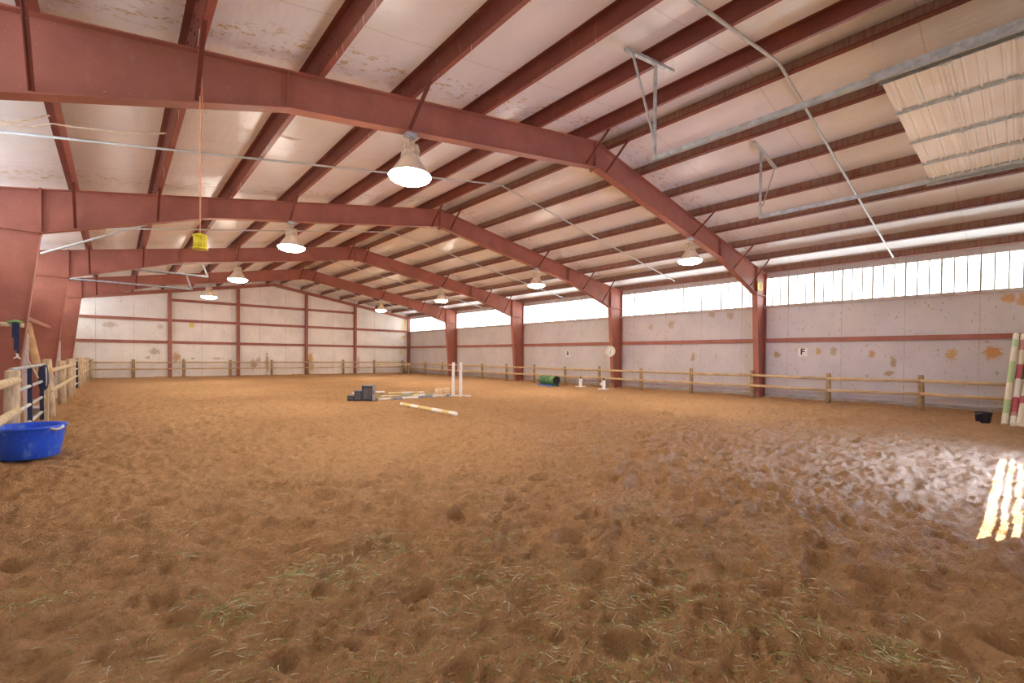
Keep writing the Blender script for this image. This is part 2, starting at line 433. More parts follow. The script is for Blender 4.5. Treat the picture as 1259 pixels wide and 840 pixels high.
# clerestory windows, one per bay
ybay = [YN] + FY + [YF]
def clerestory(n, x, y0, y1, z0, z1, side, label):
    m = MB(); m.box(x, x+.02*side, y0, y1, z0, z1)
    w = struct(m.build('window_%d' % n, M['window']), label, 'window')
    r = MB(); k = 0; y = math.ceil(y0/.305)*.305
    while y < y1:
        big = round(y/.305) % 3 == 0; a = .024 if big else .018
        r.box(x-(.05 if big else .03)*side, x, y-a, y+a, z0, z1); y += .305
    r.build('window_frame', M['rib'], w)
    return w
nm = ['in the bay at the overhead door', 'between the columns with the yellow sign and the clock', 'between the clock column and the third column', 'between the third and fourth columns', 'in the last bay by the far corner']
for i in range(5): clerestory(i+1, XR+.04, ybay[i], ybay[i+1], WB, WT, 1, 'bright strip of translucent ribbed panels ' + nm[i])
for i in range(5): clerestory(i+6, XL-.04, ybay[i], ybay[i+1], 3.75, 4.85, -1, 'unseen glowing panel strip added in the fence-side wall, bay %s' % ('one two three four five'.split()[i]))  # strips added on the unseen side to light the roof lining
# sill trim, eave trim, timber base
m = MB(); m.box(XR-.10, XR+.02, YN, YF, 3.80, 3.91); struct(m.build('trim_1', M['sill']), 'grey sill ledge under the daylit panels', 'trim')
m = MB(); m.box(XR-.035, XR+.02, YN, YF, -.1, .19); struct(m.build('baseboard_right', M['grey_wood']), 'grey weathered timber along the foot of the stained side wall', 'baseboard')
m = MB(); m.box(XL, XR, YF-.035, YF, -.1, .07); struct(m.build('baseboard_far', M['grey_wood']), 'timber at the foot of the far end wall', 'baseboard')
# ------------------------------------------------------------------ purlins
PD, PF = .27, .095          # purlin depth and flange
def zsec(side, x, y0, y1, name, mats, label):
    """Z purlin standing on the rafters, square to its roof slope, bottom flange pointing uphill"""
    s = SL if side < 0 else -SR
    a = math.atan(s); ux, uz = math.cos(a), math.sin(a); nx, nz = -uz, ux
    up = 1 if side < 0 else -1                      # uphill direction in x
    def P(u, v): return (x + u*ux*up + v*nx, roof(x) + u*uz*up + v*nz)
    m = MB(); t = .008
    m.prism_y([P(-t,0),P(t,0),P(t,PD),P(-t,PD)], y0, y1)
    m.prism_y([P(-PF,PD-t),P(-t,PD-t),P(-t,PD),P(-PF,PD)], y0, y1)
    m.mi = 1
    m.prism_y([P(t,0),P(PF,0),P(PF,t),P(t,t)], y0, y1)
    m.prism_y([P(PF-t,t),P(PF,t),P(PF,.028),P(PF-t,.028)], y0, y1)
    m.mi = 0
    if side < 0:        # bolt heads on the web at the frame laps
        for fy in FY:
            for k in range(-5, 6):
                p = P(-t-.004, .06 + .13*(k % 2)); m.box(p[0]-.012, p[0]+.004, fy+k*.16-.011, fy+k*.16+.011, p[1]-.011, p[1]+.011)
    return tag(m.build(name, mats), label, 'purlin', 'red roof purlins', 'thing')
ordn = 'first second third fourth fifth sixth seventh eighth'.split()
for i, x in enumerate(PLX):
    zsec(-1, x, YN+.02, YF-.02, 'roof_purlin', [M['red_purlin'], M['lit_flange']],
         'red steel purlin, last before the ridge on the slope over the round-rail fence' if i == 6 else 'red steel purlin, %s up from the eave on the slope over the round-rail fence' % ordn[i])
for i, x in enumerate(PRX[:-1]):
    zsec(1, x, YN+.02, YF-.02, 'roof_purlin', [M['dusty'], M['red_purlin']],
         'dusty brown purlin, first past the ridge on the slope with the overhead door' if i == 0 else 'dusty brown purlin, %s down from the ridge on the slope with the overhead door' % ordn[i])
zsec(1, PRX[-1], YN+.02, YF-.02, 'eave_purlin', [M['dusty'], M['red_purlin']], 'red eave strut with hanging dust just above the daylit panels')
# ------------------------------------------------------------------ portal frames
KZ = 4.31
def ibeam(m, outer, inner, y, fw=.21, t=.018, web=True):
    """web between two polylines of x,z points plus flanges along both"""
    m.prism_y(list(outer) + list(inner)[::-1], y-.007, y+.007)
    for line in (outer, inner):
        for (a, b) in zip(line[:-1], line[1:]):
            m.bar((a[0], y, a[1]), (b[0], y, b[1]), fw, t, up=(-(b[1]-a[1]), 0, (b[0]-a[0])))
def brace(x, y, dy):
    """angle from a purlin down to the bottom flange"""
    zb = bottom(x); m = MB()
    m.bar((x, y+dy*.80, roof(x)+.03), (x, y+dy*.09, zb+.03), .055, .012, up=(1,0,0)); m.bar((x+.025, y+dy*.80, roof(x)+.03), (x+.025, y+dy*.09, zb+.03), .012, .05, up=(1,0,0))
    return m
def bottom(x):
    pts = [(-1.24,KZ),(1.93,5.30),(9.15,6.48),(16.37,5.30),(19.72,KZ)]
    for (a, b) in zip(pts[:-1], pts[1:]):
        if a[0] <= x <= b[0]: return a[1]+(b[1]-a[1])*(x-a[0])/(b[0]-a[0])
    return KZ
def frame(k, y, label):
    t = thing('portal_frame', label, 'steel frame', (0,0,0), 0, 'red steel portal frames')
    m = MB(); ibeam(m, [(XL,-.2),(XL,roof(XL))], [(-1.73,-.2),(-1.24,KZ)], y); m.bar((XL,y,KZ),(-1.24,y,KZ),.2,.02); c = m.build('column', M['red'], t)
    m = MB(); m.box(-1.80,-1.455,y+.12,y+.16,-.05,2.06); m.build('guard_board', M['white'], c)
    m = MB(); ibeam(m, [(XR-.06,-.2),(XR-.06,roof(XR-.06))], [(20.12,-.2),(19.72,KZ)], y); m.bar((XR-.06,y,KZ),(19.72,y,KZ),.2,.02); m.build('column', M['red'], t)
    m = MB(); ibeam(m, [(XL,roof(XL)),(XC,RT)], [(-1.24,KZ),(1.93,5.30),(XC,6.48)], y); m.build('rafter', M['red'], t)
    m = MB(); ibeam(m, [(XR-.06,roof(XR-.06)),(XC,RT)], [(19.72,KZ),(16.37,5.30),(XC,6.48)], y); m.build('rafter', M['red'], t)
    m = MB(); m.bar((-1.24,y,KZ-.05),(-1.24,y,roof(-1.24)+.03),.21,.035,up=(1,0,0)); m.build('splice_plate', M['red'], t)
    m = MB(); m.bar((19.72,y,KZ-.05),(19.72,y,roof(19.72)+.03),.21,.035,up=(1,0,0)); m.build('splice_plate', M['red'], t)
    m = MB(); m.bar((XC,y,6.40),(XC,y,RT+.02),.21,.05,up=(1,0,0)); m.build('ridge_plate', M['red'], t)
    for x in (1.93, 16.37):
        m = MB(); m.bar((x,y,bottom(x)),(x,y,roof(x)),.20,.012,up=(1,0,0)); m.build('stiffener', M['red'], t)
    for x in (PLX[0], PLX[1], PLX[3], 8.75, 9.55, 14.25, 17.40, 19.0):
        for dy in (-1, 1): brace(x, y, dy).build('flange_brace', M['red_purlin'], t)
    return t
fl = ['wide red portal frame crossing above, nearest to the overhead door, yellow sign on its column',
      'red portal frame with the round clock on its column', 'red portal frame, third in the row, beside the green barrel', 'red portal frame closest to the far end wall']
for k, y in enumerate(FY): frame(k, y, fl[k])
# end wall framing
t = thing('end_rafter', 'slim red rafter following the gable of the far end wall', 'steel frame')
for a, b in (((XL, roof(XL)-.12), (XC, RT-.12)), ((XC, RT-.12), (XR, roof(XR)-.12))):
    m = MB(); m.bar((a[0],YF-.1,a[1]),(b[0],YF-.1,b[1]),.16,.22); m.build('rafter', M['red'], t)
cl = ['red I-section post on the far wall, first from the round-rail fence', 'red I-section post on the far wall, second from the round-rail fence',
      'red I-section post on the far wall beside the tall orange stain', 'red I-section post on the far wall, last before the corner', 'red corner post where the far wall meets the daylit side wall']
for x, lab in zip((2.77, 6.77, 11.53, 15.53, XR-.17), cl):
    m = MB(); y = YF-.21; zt = roof(x)-.2
    m.box(x-.1,x+.1,y-.10,y-.085,-.15,zt); m.box(x-.1,x+.1,y+.185-.10,y+.2-.10,-.15,zt); m.box(x-.008,x+.008,y-.085,y+.085,-.15,zt)
    tag(m.build('steel_post', M['red'], None), lab, 'post', 'posts of the far wall', 'thing')
def cgirt_x(x0, x1, y, z, label):
    m = MB(); m.box(x0,x1,y-.1,y-.085,z-.09,z+.09); m.box(x0,x1,y-.085,y-.012,z-.09,z-.075); m.box(x0,x1,y-.085,y-.012,z+.075,z+.09)
    tag(m.build('wall_girt', M['red']), label, 'girt', 'wall girts', 'thing')
cgirt_x(XL+.02, XR-.3, YF, 2.41, 'lowest red girt across the far end wall, above the fence')
cgirt_x(XL+.02, XR-.3, YF, 3.90, 'middle red girt across the far end wall')
cgirt_x(2.77, 15.5, YF, 5.28, 'top red girt across the far end wall under the gable')
def cgirt_y(x, s, z, label, y0=YN, y1=YF-.35):
    m = MB(); m.box(x-.1*s,x-.085*s,y0,y1,z-.085,z+.085); m.box(x-.085*s,x,y0,y1,z-.085,z-.07); m.box(x-.085*s,x,y0,y1,z+.07,z+.085)
    tag(m.build('wall_girt', M['red']), label, 'girt', 'wall girts', 'thing')
cgirt_y(XR-.07+.04, .55, 2.43, 'red girt running the length of the stained side wall below the daylit strip')
for a, b, tx in ((FY[1]+.1, FY[2]-.1, 'between the first two visible columns behind the round-rail fence'),):
    m = MB(); m.box(-1.74,-1.66,a,b,2.46,2.56); tag(m.build('wall_girt', M['red']), 'pinkish red girt ' + tx, 'girt', 'wall girts', 'thing')
# ------------------------------------------------------------------ lamps
def make_lamp():
    t = thing('high_bay_lamp', '', 'lamp', (0,0,0), 0, 'hanging high bay lamps')
    m = MB(); m.box(-.10,.10,-.07,.07,.68,.75); m.tube([(0,0,.70),(0,0,.50)],.018,8); m.lathe([(.04,.5),(.05,.53),(.04,.56)],12,cap0=True,cap1=True); m.build('hook', M['galv'], t)
    m = MB(); m.lathe([(.13,.53),(.145,.52),(.15,.40),(.165,.36),(.165,.30),(.16,.29)],24,cap0=True,cap1=True)
    for k in range(12):
        a = 2*PI*k/12; c, s = math.cos(a), math.sin(a)
        m.bar((.14*c,.14*s,.545),(.155*c,.155*s,.41),.018,.03)
    m.build('ballast', M['ballast'], t)
    m = MB(); m.lathe([(.16,.30),(.20,.24),(.27,.14),(.335,.05),(.37,.0),(.362,.0),(.325,.05),(.26,.14),(.19,.235),(.15,.29)],40); m.build('lamp_shade', M['reflector'], t)
    m = MB(); m.lathe([(.366,0.0),(.375,-.015),(.34,-.065),(.26,-.105),(.14,-.125),(.02,-.13)],40,cap1=True); m.build('lens', M['lens'], t)
    return t
lamp = make_lamp(); first = True
ll = ['over the camera-side frame, near the yellow hanging cage', 'under the frame with the clock, on the fence-side slope', 'third away on the fence-side slope', 'smallest on the fence-side slope, by the far wall']
lr = ['beside the column with the yellow sign', 'near the clock column, on the door-side slope', 'third away on the door-side slope', 'smallest on the door-side slope, near the far corner']
for labs, x in ((ll, 3.97), (lr, 14.26)):
    for k, y in enumerate(FY):
        lab = 'lit bell-shaped high bay lamp ' + labs[k]; loc = (x, y, bottom(x)-.75-.01)
        if first: lamp.location = loc; lamp['label'] = lab; first = False
        else: dup(lamp, loc, 0, lab)
# ------------------------------------------------------------------ conduits and wires
def conduit(pts, r, label, mat='conduit', name='conduit', cat='conduit', group='roof conduits'):
    m = MB(); m.tube(pts, r, 8); return tag(m.build(name, M[mat]), label, cat, group)
def roofline(y, x0, x1, dz=-.03):
    return [(x0,y,roof(x0)+dz)] + ([(XC-.12,y,roof(XC)+dz-.03),(XC+.12,y,roof(XC)+dz-.03)] if x0 < XC < x1 else []) + [(x1,y,roof(x1)+dz)]
conduit(roofline(3.04, -2.3, 20.4), .028, 'grey conduit crossing the roof above the overhead door tracks')
conduit(roofline(11.0, -2.3, 20.0), .024, 'grey conduit crossing the roof behind the lamp of the camera-side frame')
conduit(roofline(18.45, -2.3, 20.3), .024, 'grey conduit crossing the roof behind the frame with the clock')
conduit(roofline(26.4, -2.3, 20.3), .024, 'grey conduit crossing the roof of the bay before the last frame')
conduit(roofline(34.3, -2.3, 20.3), .024, 'grey conduit crossing the roof next to the far end wall')
conduit([(-1.5,17.5,4.30),(.76,17.5,5.55),(.78,17.5,5.62)], .03, 'pale sloping conduit from the second fence-side column up to a purlin')
def wire(a, b, sag, r, label, mat, grp='loose roof wires'):
    pts = []
    for k in range(13):
        t_ = k/12; p = Vector(a).lerp(Vector(b), t_); p.z -= sag*4*t_*(1-t_); pts.append(p)
    return conduit(pts, r, label, mat, 'wire', 'wire', grp)
conduit([(-2.35,10.3,4.99),(-1.3,10.3,5.10),(-.95,10.3,5.18),(-.74,10.3,5.30),(-.5,10.3,5.33),(0,10.3,5.42),(.4,10.3,5.52),(.70,10.3,5.63)], .014, 'slack cream wire under the first purlins beyond the camera-side frame', 'cream', 'wire', 'wire', 'loose roof wires')
conduit([(-2.35,10.0,4.90),(-1.6,10.0,4.98),(-1.1,10.0,5.08),(-.75,10.0,5.31)], .013, 'short cream wire reaching up to the eave purlin', 'cream', 'wire', 'wire', 'loose roof wires')
# yellow cage on a cord
t = thing('hanging_cage', 'yellow ribbed plastic cage hanging on a long pinkish cord', 'hanging cage', (.84,7.17,3.02))
m = MB(); m.lathe([(.068,.02),(.066,.16)],24,cap0=True,cap1=True)
for k in range(14):
    a = 2*PI*k/14; c, s_ = math.cos(a), math.sin(a); m.tube([(.074*c,.074*s_,.02),(.066*c,.066*s_,.09),(.072*c,.072*s_,.165)],.007,6)
m.build('basket', M['yellow'], t)
m = MB(); m.lathe([(.02,.0),(.088,.0),(.092,.012),(.074,.026)],24,cap0=True,cap1=True); m.build('base_rim', M['yellow'], t)
m = MB(); m.lathe([(.07,.160),(.086,.168),(.084,.178),(.05,.20),(.012,.212)],24,cap0=True,cap1=True); m.build('top_rim', M['yellow'], t)
m = MB(); m.tube([(0,0,.20),(.004,0,.9),(-.002,.004,1.5),(0,.0,2.0)],.008,6); m.tube([(.008,.01,1.4),(.03,.01,1.9),(.01,.01,2.55)],.005,6); m.tube([(0,0,2.0),(-.01,.02,2.6)],.007,6); m.build('hanging_cord', M['cord'], t)
# ------------------------------------------------------------------ overhead door and tracks
TZ = 5.07
def track(x, side, label):
    t = thing('door_track', label, 'door track', (0,0,0), 0, 'overhead door tracks')
    m = MB(); m.box(x-.03,x+.03,YN+.02,4.27,TZ-.02,TZ+.0); m.box(x-.03*side-.004,x-.03*side+.004,YN+.02,4.27,TZ-.02,TZ+.05); m.box(x+.03*side-.004,x+.03*side+.004,YN+.02,4.27,TZ-.02,TZ+.05); m.build('rail', M['galv'], t)
    m = MB(); m.box(x-.07,x+.07,YN+.02,1.28,TZ+.052,TZ+.062); m.box(x+.07*side-.005,x+.07*side+.005,YN+.02,1.28,TZ-.05,TZ+.062)
    for y in (1.24,.58): m.box(x-.05*side-.015,x-.05*side+.015,y-.03,y+.03,TZ+.05,TZ+.10)
    m.build('angle', M['galv_dull'], t)
    y = 4.24; xb = x-.25*side; za = roof(x)-.01
    h = MB(); h.bar((x-.9 if side<0 else x-.45,y,roof(x-.9 if side<0 else x-.45)-.03),(x+.55 if side<0 else x+.95,y,roof(x+.55 if side<0 else x+.95)-.03),.07,.05); h.build('bracket', M['galv'], t)
    h = MB(); h.bar((x,y,TZ+.0),(x,y,roof(x)-.02),.055,.014, up=(0,1,0)); h.bar((x,y+.02,TZ+.0),(x,y+.02,roof(x)-.02),.014,.05, up=(0,1,0)); h.build('hanger', M['galv'], t)
    xe = x-.75 if side < 0 else x+.85
    h = MB(); h.bar((xe,y-.02,roof(xe)-.03),(x-(.05 if side<0 else -.05),y-.02,TZ+.28),.06 if side<0 else .022,.014, up=(0,1,0)); h.build('diagonal_brace', M['galv'], t)
track(6.98, -1, 'galvanised track of the raised door, hung nearer the ridge')
track(11.72, 1, 'galvanised track of the raised door, hung nearer the daylit panels')
t = thing('overhead_door', 'raised sectional door of cream ribbed translucent panels on galvanised stiles', 'door', (0,0,0))
DXa, DXb = 7.10, 11.56; stiles = [7.10, 8.13, 9.39, 10.55, 11.56]
def section(y1, y0, idx):
    m = MB(); prof = []; n = 8
    # ribbed sheet: three raised ribs per section, running across the door
    w = y1-y0; pts = []
    for k in range(3):
        c = y0 + w*(k+.5)/3
        pts += [(c-w/6+.004, 0), (c-.05, 0), (c-.03, .012), (c-.012, 0), (c+.015,0), (c+.028,.02), (c+.045,.02), (c+.058,0), (c+w/6-.004,0)]
    top = [(y, TZ+.034-dz*1.5) for y, dz in pts]; bot = [(y, TZ+.026-dz*1.5) for y, dz in pts]
    for xa, xb in zip(stiles[:-1], stiles[1:]):
        m.prism_x(bot + top[::-1], xa+.02, xb-.02)
    s = m.build('section_panel', M['door_panel'], t)
    m = MB()
    for x in stiles:
        m.box(x-.028,x+.028,y0,y1,TZ-.018,TZ+.006); m.box(x-.03,x-.02,y0,y1,TZ-.04,TZ-.018)
    m.build('stile', M['galv_dull'], s)
    m = MB(); m.box(DXa,DXb,y0-.008,y0+.020,TZ-.012,TZ+.02); m.build('joint_strip', M['white'], s)
    m = MB()
    for x in stiles: m.box(x-.035,x+.035,y0-.05,y0+.05,TZ-.030,TZ-.018); m.tube([(x-.04,y0,TZ-.035),(x+.04,y0,TZ-.035)],.012,8)
    m.build('hinge', M['galv'], s)
for i in range(3): section(1.22-.58*i, .64-.58*i, i)
# lower sections of the door still hang in the doorway behind the camera
for i in range(4):
    z1 = 4.90-.665*i; m = MB(); m.box(DX0-.06,DX1+.06,YN+.03,YN+.05,z1-.66,z1)
    s = m.build('section_panel', M['door_panel'], t)
    m = MB()
    for x in stiles: m.box(x-.028,x+.028,YN+.05,YN+.08,z1-.66,z1)
    m.build('stile', M['galv_dull'], s)
# unseen pipe gate guessed in the doorway, its bars set to stripe the sun
t = thing('pipe_gate', 'pipe gate across the overhead doorway', 'gate', (0,0,0))
for i, z in enumerate([.28+.25*k for k in range(10)]):
    m = MB(); m.tube([(DX0,YN-.17,z),(DX1,YN-.17,z)],.018,10); m.build('rail', M['galv'], t)
for x in (DX0+.05, DX1-.05):
    m = MB(); m.tube([(x,YN-.17,.0),(x,YN-.17,2.6)],.05,10); m.build('upright', M['galv'], t)
# tracks of the fence-side door
t = thing('side_door_tracks', 'pair of galvanised door tracks hung inside from the fence-side wall near the far end', 'door track')
for y, xe in ((23.65,3.07),(28.85,3.05)):
    m = MB(); m.box(XL,xe,y-.04,y+.04,4.98,5.0); m.box(XL,xe,y-.04,y-.03,4.98,5.06); m.box(XL,xe,y+.03,y+.04,4.98,5.06); m.build('rail', M['galv'], t)
    m = MB(); m.bar((xe-.02,y,5.0),(xe-.35,y-.02,roof(xe-.35)-.02),.06,.03,up=(0,1,0)); m.build('hanger', M['galv'], t)
# ------------------------------------------------------------------ fences
def post(x, y, h, r, tilt=(0,0), mat='wood_post', rad=None, parent=None, n=12):
    m = MB(); z = gz(x,y)
    m.tube([(x-tilt[0],y-tilt[1],z-.15),(x,y,z+h*.55),(x+tilt[0],y+tilt[1],z+h-.03),(x+tilt[0],y+tilt[1],z+h)], r, n, radii=[r*1.05,r,r*.95,r*.8])
    return m.build('post', M[mat], parent)
def rail(a, b, r, mat, parent, n=10):
    m = MB(); m.tube([a, Vector(a).lerp(Vector(b),.5)+Vector((0,0,-.006)), b], r, n); return m.build('rail', M[mat], parent)
# far fence
t = thing('rail_fence', 'slim two-rail wooden fence along the far end wall', 'fence', (0,0,0), 0, 'arena fences')
fx = [-1.15, .87, 3.51, 6.23, 8.95, 11.6, 14.43, 17.17, 19.85]
for x in fx: post(x, 37.85, 1.2, .085, mat='wood_brown', parent=t)
for z in (.62, 1.06): 
    for a, b in zip(fx[:-1], fx[1:]): rail((a,37.77,z),(b,37.77,z), .048, 'wood_rail', t)
# right fence
t = thing('rail_fence', 'two-rail wooden fence along the stained side wall under the daylit panels', 'fence', (0,0,0), 0, 'arena fences')
fy = [-.5, 2.18, 4.75, 7.43, 10.08, 12.72, 15.34, 17.84, 20.46, 23.15, 25.86, 28.5, 31.15, 33.84, 37.6]
for i, y in enumerate(fy): post(19.93, y, 1.13+.03*(i%3==0), .082, (.01*(i%3-1), .012*(i%2)), 'wood_brown', parent=t)
for z in (.53, .96):
    for a, b in zip(fy[:-1], fy[1:]): rail((19.84,a,z+.02*math.sin(a)),(19.84,b,z+.02*math.sin(b)), .055, 'wood_rail', t)
# left fence of heavy round posts
t = thing('rail_fence', 'heavy pale round-post fence beginning behind the blue tub', 'fence', (0,0,0), 0, 'arena fences')
post(-1.25, 10.72, 1.39, .092, (.012,0), parent=t, n=16)
post(-1.28, 7.6, 1.4, .09, parent=t)
rail((-1.20,7.4,1.20),(-1.20,10.72,1.19), .062, 'wood', t); rail((-1.20,7.4,.70),(-1.20,10.72,.69), .062, 'wood', t)
m = MB(); m.box(-1.29,-1.20,15.28,15.40,-.1,1.36); m.build('gate_post', M['wood'], t)
post(-1.25, 16.1, 1.46, .095, (-.04,.05), parent=t)
for y in (19.75, 22.7): post(-1.25, y, 1.42, .095, parent=t)
for z in (1.21, .72): rail((-1.17,15.4,z),(-1.17,24.0,z), .052, 'wood', t)
post(-1.25, 24.1, 1.42, .09, parent=t)
for y in (28.3, 30.4, 32.8, 36.3): post(-1.25, y, 1.38, .09, parent=t)
for z in (1.2, .72): rail((-1.17,28.2,z),(-1.17,37.7,z), .052, 'wood', t)
post(-1.1, 37.7, 1.25, .1, parent=t)
def tube_gate(y0, y1, label, zs, stiles_y):
    t = thing('tube_gate', label, 'gate', (0,0,0), 0, 'gates in the round-rail fence')
    for z in zs:
        m = MB(); m.tube([(-1.27,y0,z),(-1.27,y1,z)], .032, 10); m.build('bar', M['galv'], t)
    for y in stiles_y:
        m = MB(); m.box(-1.30,-1.235,y-.05,y+.05,.1,zs[-1]-.02); m.build('upright', M['navy'], t)
tube_gate(10.85, 15.2, 'silver tube gate with navy uprights behind the blue tub', (.28,.62,.98,1.36), (12.95, 14.85))
tube_gate(24.4, 28.1, 'smaller silver tube gate with navy uprights further along the round-rail fence', (.3,.62,.94,1.28), (25.0, 27.5))
# things around the gate
t = thing('horse_blanket', 'navy cloth with pale stripe draped over the end of the silver gate', 'cloth', (-1.25,14.95,.80))
m = MB(); m.lathe([(.05,.56),(.07,.52),(.085,.36),(.09,.15),(.07,.02),(.03,-.03)],14,cap0=True,cap1=True,sy=1.8); m.build('drape', M['navy'], t)
m = MB(); m.tube([(.05,-.12,.50),(.06,-.15,.3),(.06,-.15,.08)],.014,6); m.build('strap', M['pale_sheet'], t)
t = thing('tool_rack', 'pale yellow pole rack fixed across the dark red column web above the gate', 'rack', (0,0,0))
m = MB(); m.tube([(-2.4,14.2,2.26),(-1.47,14.2,2.22)],.05,10); m.build('pole', M['wood'], t)
for x in (-2.3,-1.56):
    m = MB(); m.bar((x,14.2,2.23),(x,14.56,2.23),.05,.04); m.build('arm', M['red'], t)
t = thing('lead_strap', 'dark navy strap hanging from the pole rack on the red column', 'strap', (-1.57,14.13,0))
m = MB(); m.bar((-.02,0,2.28),(-.015,.0,1.68),.055,.03,up=(0,1,0)); m.bar((-.05,-.02,2.28),(-.05,-.02,1.95),.03,.025,up=(0,1,0)); m.bar((.03,-.01,2.28),(.02,-.01,1.62),.035,.025,up=(0,1,0)); m.build('webbing', M['navy'], t)
m = MB(); m.tube([(0,0,1.62),(.01,0,1.55),(.05,-.01,1.50)],.018,8); m.tube([(.01,0,1.55),(-.05,0,1.51)],.015,8); m.build('clip', M['white'], t)
m = MB(); m.tube([(-1.70,14.12,2.27),(-1.58,14.12,2.31),(-1.49,14.12,2.27)],.03,8); tag(m.build('green_halter', M['green_web']), 'green cloth bundle lying on the pole rack by the red column', 'halter')
m = MB(); m.tube([(-1.98,19.6,2.68),(-1.72,19.2,1.2),(-1.5,18.9,.02)],.09,10,radii=[.085,.09,.095]); tag(m.build('leaning_pole', M['tan_wood']), 'tan round pole leaning against the pinkish girt behind the gate', 'pole')
m = MB(); m.tube([(-1.45,14.0,1.62),(-1.28,15.1,.9),(-1.22,15.15,.5)],.012,6); tag(m.build('rope', M['cream']), 'thin pale rope slanting down behind the silver gate', 'rope')
m = MB(); m.bar((-1.47,13.85,-.02),(-1.52,13.9,1.32),.075,.03,up=(0,1,0)); tag(m.build('tan_board', M['tan_wood']), 'narrow tan board upright against the white foot of the red column', 'board')
t = thing('feed_pan', 'pale grey shallow pan on the ground behind the silver gate', 'pan', (-1.72,16.9,gz(-1.72,16.9)))
m = MB(); m.lathe([(.02,.02),(.26,.02),(.33,.18),(.36,.19),(.35,.21),(.31,.19),(.25,.05),(.02,.05)],24,cap0=True,cap1=True); m.build('pan', M['pale_sheet'], t)
# blue tub
tx, ty = -1.0, 10.12
t = thing('muck_tub', 'large scuffed blue plastic tub on the sand by the round-rail fence', 'tub', (tx,ty,gz(tx,ty)-.01))
m = MB()
m.lathe([(.02,0),(.32,0),(.34,.02),(.375,.23),(.405,.43),(.415,.445),(.43,.455),(.43,.49),(.405,.49),(.395,.46),(.36,.23),(.32,.04),(.02,.03)],48,cap0=True,cap1=True)
m.build('shell', M['blue'], t)
for a0 in (-.95, PI-.95):
    h = MB(); pts = [(.44*math.cos(a0+k*.09),.44*math.sin(a0+k*.09),.46-.03*math.sin(PI*k/5)) for k in range(6)]
    h.tube(pts,.02,8); h.build('handle', M['pale_sheet'], t)
# ------------------------------------------------------------------ jump gear in the arena
WH, BL, GR, YL, RD, OF = (.84,.80,.72), (.22,.31,.40), (.33,.46,.26), (.72,.55,.24), (.50,.10,.13), (.78,.70,.54)
def pole(a, b, r, label, bands, name='jump_pole', lift=True, grp='painted jump poles'):
    a, b = Vector(a), Vector(b)
    if lift: a.z = gz(a.x,a.y)+r*.9; b.z = gz(b.x,b.y)+r*.9
    L = (b-a).length; m = MB(); m.tube([(0,0,0),(.015,0,0),(L/2,0,.0),(L-.015,0,0),(L,0,0)], r, 14, radii=[r*.85,r,r,r,r*.85])
    o = m.build(name, striped(name+'_paint', bands, L), None)
    o.matrix_world = Matrix.Translation(a) @ (b-a).to_track_quat('X','Z').to_matrix().to_4x4()
    return tag(o, label, 'pole', grp)
pole((7.14,15.42,0),(10.28,15.22,0),.055,'white pole with grey-blue bands lying at the foot of the white uprights', [(0,WH),(.15,BL),(.29,WH),(.50,BL),(.69,WH),(.88,BL),(.96,WH)])
pole((6.95,13.3,0),(7.02,10.25,0),.06,'white and yellow pole lying apart in the open sand', [(0,WH),(.05,YL),(.22,WH),(.36,YL),(.62,WH),(.78,YL),(.90,WH)])
pole((7.15,17.05,0),(9.92,15.92,0),.05,'white pole with green bands lying behind the blue-banded one', [(0,WH),(.12,GR),(.27,OF),(.50,GR),(.68,WH),(.84,GR),(.95,WH)])
pole((8.50,17.36,0),(10.12,17.26,0),.055,'short yellow-ended white pole lying furthest from the yellow one', [(0,YL),(.35,WH),(.65,YL),(.85,WH)])
pole((7.2,17.95,0),(8.46,17.66,0),.055,'plain white pole poking out behind the black mounting block', [(0,WH),(.6,OF)])
def standard(x, y, rz, label, zrot=0):
    t = thing('jump_standard', label, 'jump standard', (x,y,gz(x,y)), rz, 'white jump standards')
    m = MB(); m.box(-.055,.055,-.055,.055,.03,1.40); m.build('upright', M['white'], t)
    m = MB(); m.box(-.42,.42,-.05,.05,0,.075); m.build('foot', M['white'], t)
    m = MB(); m.box(-.05,.05,-.34,.34,0,.075); m.build('foot', M['cream'], t)
    return t
standard(10.20,15.12,-.70,'tall white upright nearer the tan blocks')
standard(10.46,14.98,-.70,'tall white upright on the outer side away from the tan blocks')
def stump(x, y, s, label):
    t = thing('pole_block', label, 'block', (x,y,gz(x,y)-.01), -.7, 'tan pole blocks')
    m = MB(); m.lathe([(.02,0),(.135*s,0),(.15*s,.03),(.15*s,.30),(.135*s,.33),(.09*s,.34),(.02,.33)],20,cap0=True,cap1=True); m.build('body', M['cream_tan'], t)
    m = MB(); m.lathe([(.152*s,.15),(.157*s,.16),(.152*s,.17)],20); m.build('band', M['tan_wood'], t)
M['cream_tan'] = simple('tan_block_plastic', (.80,.58,.33), .7, 0, .15, 6)
stump(9.83,15.62,1.0,'tan round block on the outer side, away from the white uprights'); stump(10.10,15.48,1.0,'tan round block next to the white uprights')
